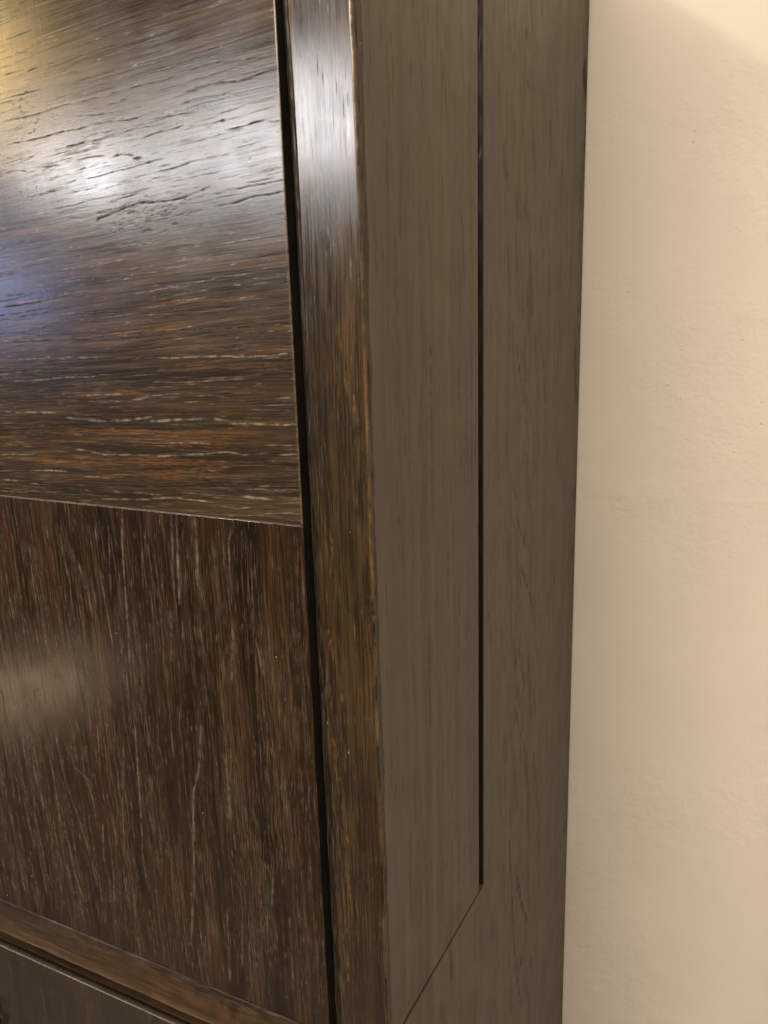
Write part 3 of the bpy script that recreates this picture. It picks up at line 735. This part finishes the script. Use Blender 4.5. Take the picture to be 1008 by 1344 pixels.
# rubbed, rounded bottom rail of the door
ZE = -0.4846
prof = [(0.0003, ZM - 0.0001), (-0.0002, ZM - 0.0020), (-0.0010, ZM - 0.006), (-0.0021, ZM - 0.012), (-0.0031, ZM - 0.019), (-0.0037, ZM - 0.0250), (-0.0040, ZE + 0.0020),
        (-0.0039, ZE + 0.0009), (-0.0034, ZE + 0.0002), (-0.0028, ZE), (0.002, ZE), (0.014, ZE)]
pr = []
for (a, b) in zip(prof[:-1], prof[1:]):
    k = max(1, int(math.hypot(b[0] - a[0], b[1] - a[1]) / 0.0011))
    for i in range(k): pr.append((a[0] + (b[0] - a[0]) * i / k, a[1] + (b[1] - a[1]) * i / k))
pr.append(prof[-1]); pr = np.array(pr)
xs = spaced((-0.86, -0.42, 90), (-0.42, XR, 330))
XX, K = np.meshgrid(xs, np.arange(len(pr)))
YY = pr[K, 0]; ZZ = pr[K, 1]
wob = lowrelief(len(xs), 0.00012, 9, 8)[None, :]
pos = np.stack([XX, YY + wob * (YY < -0.0005), ZZ + wob * 0.6 * (YY < -0.0005)], -1)
me, nb = grid_mesh('bottom_rail', xs, pr[:, 0], pos, (0, 1, 0), 0.022, True)
low_edge = np.exp(-((ZZ - (ZE + 0.0006)) / 0.0012) ** 2) * (YY < -0.0025)
r_ = lowrelief(len(xs), 1.0, 16, 21)[None, :]
set_attr(me, nb, dark=np.clip(0.85 - (ZM - ZZ) / 0.012 + 0.3 * r_, 0, 0.85) * (YY > -0.0035), pale=low_edge * 0.75, warm=np.clip(low_edge * 0.9 + 0.22 * np.clip(r_, 0, 1), 0, 1))
link('bottom_rail', me, M['rail'], door)['label'] = 'rounded rail with a worn brown lower edge'

# --- drawer under the door
ZD = -0.5045
drawer = box('drawer', -0.86, XR - 0.0006, 0.004, 0.0210, -0.78, ZD - 0.0035, M['black'], cab)
U = spaced((-0.86, -0.42, 60), (-0.42, XR, 420))
V = spaced((-0.78, -0.62, 50), (-0.62, ZD - 0.0015, 110), (ZD - 0.0015, ZD, 8))
F = Field(U, V)
for i in range(150):
    x = rng.uniform(-0.42, XR); z = rng.uniform(-0.62, ZD); l = rng.uniform(0.006, 0.03)
    F.stroke(1, rng.uniform(0.0005, 0.0011), rng.uniform(0.12, 0.35), [(x, z), (x + 0.001, z - l)], seed=i + 20000)
UU, VV = np.meshgrid(U, V)
F.a[1] = np.maximum(F.a[1], np.exp(-((ZD - 0.0003 - VV) / 0.0004) ** 2) * 0.7)  # painted pale line for the light caught on the top arris
Y = pore_relief(F) + 0.0007 * np.clip(1 - (ZD - VV) / 0.0012, 0, 1) ** 2
me, nb = grid_mesh('drawer_front', U, V, np.stack([UU, Y, VV], -1), (0, 1, 0), 0.004)
set_attr(me, nb, dark=F.a[0], pale=F.a[1], warm=F.a[2])
link('drawer_front', me, M['drawer'], drawer)

def torus(R, r, cx, cy, cz, n=48, k=12):
    vs, fs = [], []
    for i in range(n):
        a = 2 * math.pi * i / n
        for j in range(k):
            b = 2 * math.pi * j / k
            vs.append((cx + (R + r * math.cos(b)) * math.cos(a), cy + r * math.sin(b), cz + (R + r * math.cos(b)) * math.sin(a)))
    for i in range(n):
        for j in range(k):
            fs.append((i * k + j, i * k + (j + 1) % k, ((i + 1) % n) * k + (j + 1) % k, ((i + 1) % n) * k + j))
    return vs, fs
vs, fs = torus(0.0165, 0.0022, -0.3925, -0.0060, -0.5790)
ring = link('pull_ring', mesh_from('pull_ring', vs, fs, True), M['metal'], drawer)
n = 40
vs, fs = [], []
for (rr_, yy_) in ((0.0125, 0.0005), (0.0125, -0.0016), (0.0105, -0.0030), (0.006, -0.0036), (0.0052, -0.0105), (0.0030, -0.0122), (0.0002, -0.0126)):
    for i in range(n):
        a = 2 * math.pi * i / n; vs.append((-0.3925 + rr_ * math.cos(a), yy_, -0.5720 + rr_ * math.sin(a)))
for j in range(6):
    for i in range(n): fs.append((j * n + i, j * n + (i + 1) % n, (j + 1) * n + (i + 1) % n, (j + 1) * n + i))
link('pull_boss', mesh_from('pull_boss', vs, fs, True), M['metal'], drawer)

# stained rail seen in the slot between the door and the drawer
box('slot_rail', -0.86, -0.046, 0.0085, 0.0215, ZD - 0.016, -0.5062, M['rail'], cab)

# --- front stile: a moulded strip with a beaded left edge and a worn arris at the corner
V = spaced((-1.28, -0.62, 90), (-0.62, 0.20, 900), (0.20, TOPZ - 0.0225, 30))
prof = np.array([(-0.0402, 0.0140), (-0.0400, 0.0060), (-0.0396, 0.0036), (-0.0388, 0.0026), (-0.0378, 0.0022), (-0.0370, 0.0016), (-0.0364, 0.0018), (-0.0357, 0.0017), (-0.0350, 0.0006),
                 (-0.0344, 0.0001)])
flat = np.stack([np.linspace(-0.0338, -0.0016, 90), np.zeros(90)], -1)
arr = np.array([(-0.0011, 0.00004), (-0.0007, 0.00018), (-0.00035, 0.00040), (-0.00012, 0.0007), (0.0, 0.0011), (0.0, 0.0018), (0.0, 0.0026), (0.0, 0.0034), (0.0, 0.0044), (0.0, 0.0056), (0.0, 0.0070), (0.0, 0.0086), (0.0, 0.0104), (0.0, 0.013)])
pf = np.concatenate([prof, flat, arr])
K, VV = np.meshgrid(np.arange(len(pf)), V)
XX = pf[K, 0].copy(); YY = pf[K, 1].copy()
F = Field(pf[:, 0] + np.cumsum(np.where(np.diff(pf[:, 0], prepend=-0.05) <= 0, 1e-6, 0)), V); F.many(STILE_STROKES)
for i in range(60):
    x = rng.uniform(-0.030, -0.003); z = rng.uniform(-0.62, 0.02); l = rng.uniform(0.01, 0.045)
    F.many([(2, rng.uniform(1.4, 4.0), rng.uniform(0.10, 0.28), [(x * 1e4, z * 1e4), ((x + rng.normal(0, 0.001)) * 1e4, (z - l) * 1e4)])])
for i in range(420):
    x = rng.uniform(-0.034, -0.001); z = rng.uniform(-0.62, 0.19); l = rng.uniform(0.002, 0.014)
    k = int(rng.choice([0, 1, 1, 2]))
    F.stroke(k, rng.uniform(0.00035, 0.0007), rng.uniform(0.15, 0.5), [(x, z), (x + 0.0002, z - l)], seed=i + 30000)
nrag = len(V)
rag = (lowrelief(nrag, 0.00013, 12, 31) + lowrelief(nrag, 0.00006, 2, 32))[:, None]
near = np.clip((XX + 0.0016) / 0.0012, 0, 1) * (YY < 0.003)
XX = XX + np.minimum(rag, 0.00035) * near
# nicks along the bead
bead = lowrelief(nrag, 0.00010, 6, 33)[:, None] * ((K > 2) & (K < 9))
XX = XX + bead
YY = YY + pore_relief(F, 0.000015)
# the strip is slightly bowed
bow = 0.0027 * np.exp(-((VV - 0.195) / 0.085) ** 2) * -1
YY = YY + bow * (1 - np.clip((YY - 0.0085) / 0.004, 0, 1))
ar = np.exp(-((XX + 0.0004) / 0.0008) ** 2) * (YY < 0.0016)
warmrag = np.clip(0.55 + lowrelief(nrag, 0.5, 24, 34)[:, None] + 0.5 * np.clip((VV + 0.1) / 0.1, 0, 1), 0, 1)
F.a[2] = np.maximum(F.a[2], ar * warmrag)
F.a[1] = np.maximum(F.a[1], ar * 0.35 * warmrag)
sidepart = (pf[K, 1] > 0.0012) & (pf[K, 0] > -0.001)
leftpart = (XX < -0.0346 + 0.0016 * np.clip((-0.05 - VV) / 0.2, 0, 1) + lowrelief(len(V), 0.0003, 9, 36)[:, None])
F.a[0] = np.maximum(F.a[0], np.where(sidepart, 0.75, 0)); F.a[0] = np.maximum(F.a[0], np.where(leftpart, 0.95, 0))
F.a[2] = np.where(sidepart, 0.25 * warmrag, F.a[2])
F.a[1] = np.where(leftpart & (K == 7), np.clip(0.2 + 0.5 * rng.random(nrag)[:, None], 0, 1), F.a[1])
me, nb = grid_mesh('front_stile', pf[:, 0], V, np.stack([XX, YY, VV], -1), (0, 1, 0), 0.0125)
set_attr(me, nb, dark=F.a[0], pale=F.a[1], warm=F.a[2])
stile = link('front_stile', me, M['stile'], cab)
stile['label'] = 'narrow front stile with patchy varnish and a worn orange arris'

# --- right side: front board, groove, wide board that runs on under the joint
G0, G1 = 0.1658, 0.1766
JZ = lambda y: -0.4472 - 0.030 * y
V = spaced((-0.452, 0.20, 330), (0.20, TOPZ - 0.0226, 20))
U = spaced((0.0, 0.012, 26), (0.012, G0, 120))
UU, VV = np.meshgrid(U, V)
F = Field(U, V)
def side_pores(F, u0, u1, z0, z1, n, seed):
    r = np.random.default_rng(seed)
    for i in range(n):
        y = r.uniform(u0, u1); z = r.uniform(z0, z1); l = r.uniform(0.008, 0.05)
        k = 0 if r.random() < 0.85 else 1
        F.stroke(k, r.uniform(0.0016, 0.0034), r.uniform(0.10, 0.32), [(y, z), (y + r.normal(0, 0.002), z - l)], seed=seed + i)
F.many([(k_, w_ * (3.4 if p_[0][0] > 4400 else 2.0), s_, p_) for k_, w_, s_, p_ in SIDE_STROKES])
side_pores(F, 0.008, G0, -0.452, 0.2, 420, 40000)
nr = len(V)
front = 0.0043 + lowrelief(nr, 0.0006, 14, 51) + lowrelief(nr, 0.00025, 3, 52)
front = front + 0.0018 * np.clip((V + 0.0) / 0.12, 0, 1)
front = np.clip(front, 0.0022, 0.0115)[:, None]
t = (UU / G0)
pu = front + (G0 - front) * t
z_low = JZ(pu) + 0.0004 + 0.00030 * (1 - t)
PZ = z_low + (VV - V[0]) / (V[-1] - V[0]) * (V[-1] - z_low)
PX = 0.00028 - 0.0005 * np.clip(1 - (pu - front) / 0.0010, 0, 1) ** 2 - 0.0012 * np.clip(1 - (G0 - pu) / 0.0016, 0, 1) ** 2 - F.a[0] * 0.00008
PX = PX - 0.0006 * np.clip(1 - (PZ - z_low) / 0.0008, 0, 1) ** 2
me, nb = grid_mesh('side_board', U, V, np.stack([PX, pu, PZ], -1), (-1, 0, 0), 0.012)
set_attr(me, nb, dark=F.a[0], pale=F.a[1], warm=F.a[2])
link('side_board', me, M['side'], cab)['label'] = 'narrow side board in front of the groove'

V = spaced((-1.28, -0.86, 40), (-0.86, -0.4535, 150), (-0.4535, 0.285, 360), (0.285, TOPZ - 0.0226, 6))
U = spaced((0.0056, G1, 100), (G1, G1 + 0.002, 6), (G1 + 0.002, DEP - 0.002, 190), (DEP - 0.002, DEP, 5))
F = Field(U, V); F.many([(k_, w_ * (3.4 if p_[0][0] > 4400 else 2.0), s_, p_) for k_, w_, s_, p_ in SIDE_STROKES])
side_pores(F, G1, DEP, -0.9, 0.28, 700, 50000)
side_pores(F, 0.006, G1, -0.7, -0.455, 160, 60000)
r = np.random.default_rng(77)
for i in range(130):         # dark cathedral flames on the wide board
    y = 0.27 + r.normal(0, 0.035); z = r.uniform(-0.9, 0.25); l = r.uniform(0.02, 0.06)
    F.stroke(0, r.uniform(0.004, 0.010), r.uniform(0.12, 0.34), [(y, z), (y + l * 0.06, z - l * 0.5), (y + l * 0.22, z - l)], seed=70000 + i)
UU, VV = np.meshgrid(U, V)
# handled, darkened back edge
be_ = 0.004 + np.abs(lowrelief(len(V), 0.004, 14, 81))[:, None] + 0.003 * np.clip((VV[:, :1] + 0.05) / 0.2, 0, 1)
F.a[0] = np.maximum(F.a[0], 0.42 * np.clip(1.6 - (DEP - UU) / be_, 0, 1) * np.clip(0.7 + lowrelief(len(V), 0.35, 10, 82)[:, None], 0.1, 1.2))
# only the part right of the groove exists above the joint
jr = int(np.searchsorted(V, -0.4535 + 1e-9)); gc = int(np.searchsorted(U, G1 - 1e-9))
Zp = VV.copy()
row = V[jr]
lowz = JZ(UU) - 0.0004 - 0.0018 * (1 - UU / G1).clip(0, 1)
blend = np.clip((VV + 0.86) / (row + 0.86), 0, 1)
Zp = np.where((VV <= row) & (UU <= G1), VV + blend * (lowz - row), Zp)
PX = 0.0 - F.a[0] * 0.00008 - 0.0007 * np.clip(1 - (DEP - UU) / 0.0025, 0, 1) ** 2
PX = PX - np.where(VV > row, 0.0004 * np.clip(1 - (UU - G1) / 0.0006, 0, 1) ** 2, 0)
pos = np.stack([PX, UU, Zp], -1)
# build as quads, skipping the missing corner, with a rim all round
nv, nu = len(V), len(U); idx = np.arange(nv * nu).reshape(nv, nu)
q = np.stack([idx[:-1, :-1], idx[:-1, 1:], idx[1:, 1:], idx[1:, :-1]], -1)
keep = np.ones((nv - 1, nu - 1), bool); keep[jr:, :gc] = False
border = np.concatenate([idx[0, :], idx[1:, -1], idx[-1, -2:gc - 1:-1] if gc > 0 else idx[-1, -2::-1], idx[-2:jr - 1:-1, gc], idx[jr, gc - 1::-1], idx[jr - 1:0:-1, 0]])
P = pos.reshape(-1, 3); back = P[border].copy(); back[:, 0] = -0.012
b0 = len(P); nbd = len(border); k = np.arange(nbd)
rim = np.stack([border, b0 + k, b0 + (k + 1) % nbd, border[(k + 1) % nbd]], -1)
allq = np.concatenate([q[keep], rim]); allv = np.concatenate([P, back])
used = np.unique(allq); remap = np.full(len(allv), -1); remap[used] = np.arange(len(used))
me = bpy.data.meshes.new('side_panel')
me.from_pydata(allv[used].tolist(), [], remap[allq].tolist()); me.update()
sm = np.zeros(len(allq), bool); sm[:int(keep.sum())] = True
me.polygons.foreach_set('use_smooth', sm)
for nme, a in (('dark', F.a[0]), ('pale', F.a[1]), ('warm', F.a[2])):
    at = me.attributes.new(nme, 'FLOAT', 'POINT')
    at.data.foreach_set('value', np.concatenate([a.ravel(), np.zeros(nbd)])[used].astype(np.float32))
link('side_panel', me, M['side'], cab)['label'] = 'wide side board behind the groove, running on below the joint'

# floor of the groove: uneven dark lining, the shade put into its colour, and the end of the groove
n = 160
zs = np.linspace(-0.4545, TOPZ - 0.023, n)
vs, fs = [], []
ra = lowrelief(n, 0.0007, 5, 61); rb = np.abs(lowrelief(n, 0.0013, 4, 62))
gl = G1 - 0.0006
for i in range(n):
    for (yy, xx) in ((G0 - 0.001, -0.0105), (gl - 0.002, -0.0105), (gl - 0.0006 - rb[i] * 0.5, -0.0075), (gl - 0.0002 - rb[i], -0.0042 + ra[i]), (gl - rb[i] * 0.8, -0.0024 + ra[i]), (gl + 0.0003, -0.0012), (gl + 0.0005, -0.0004)):
        vs.append((xx, yy, zs[i]))
for i in range(n - 1):
    for j in range(6): fs.append((7 * i + j, 7 * i + 1 + j, 7 * i + 8 + j, 7 * i + 7 + j))
link('side_groove', mesh_from('side_groove', vs, fs, True), M['groove'], cab)
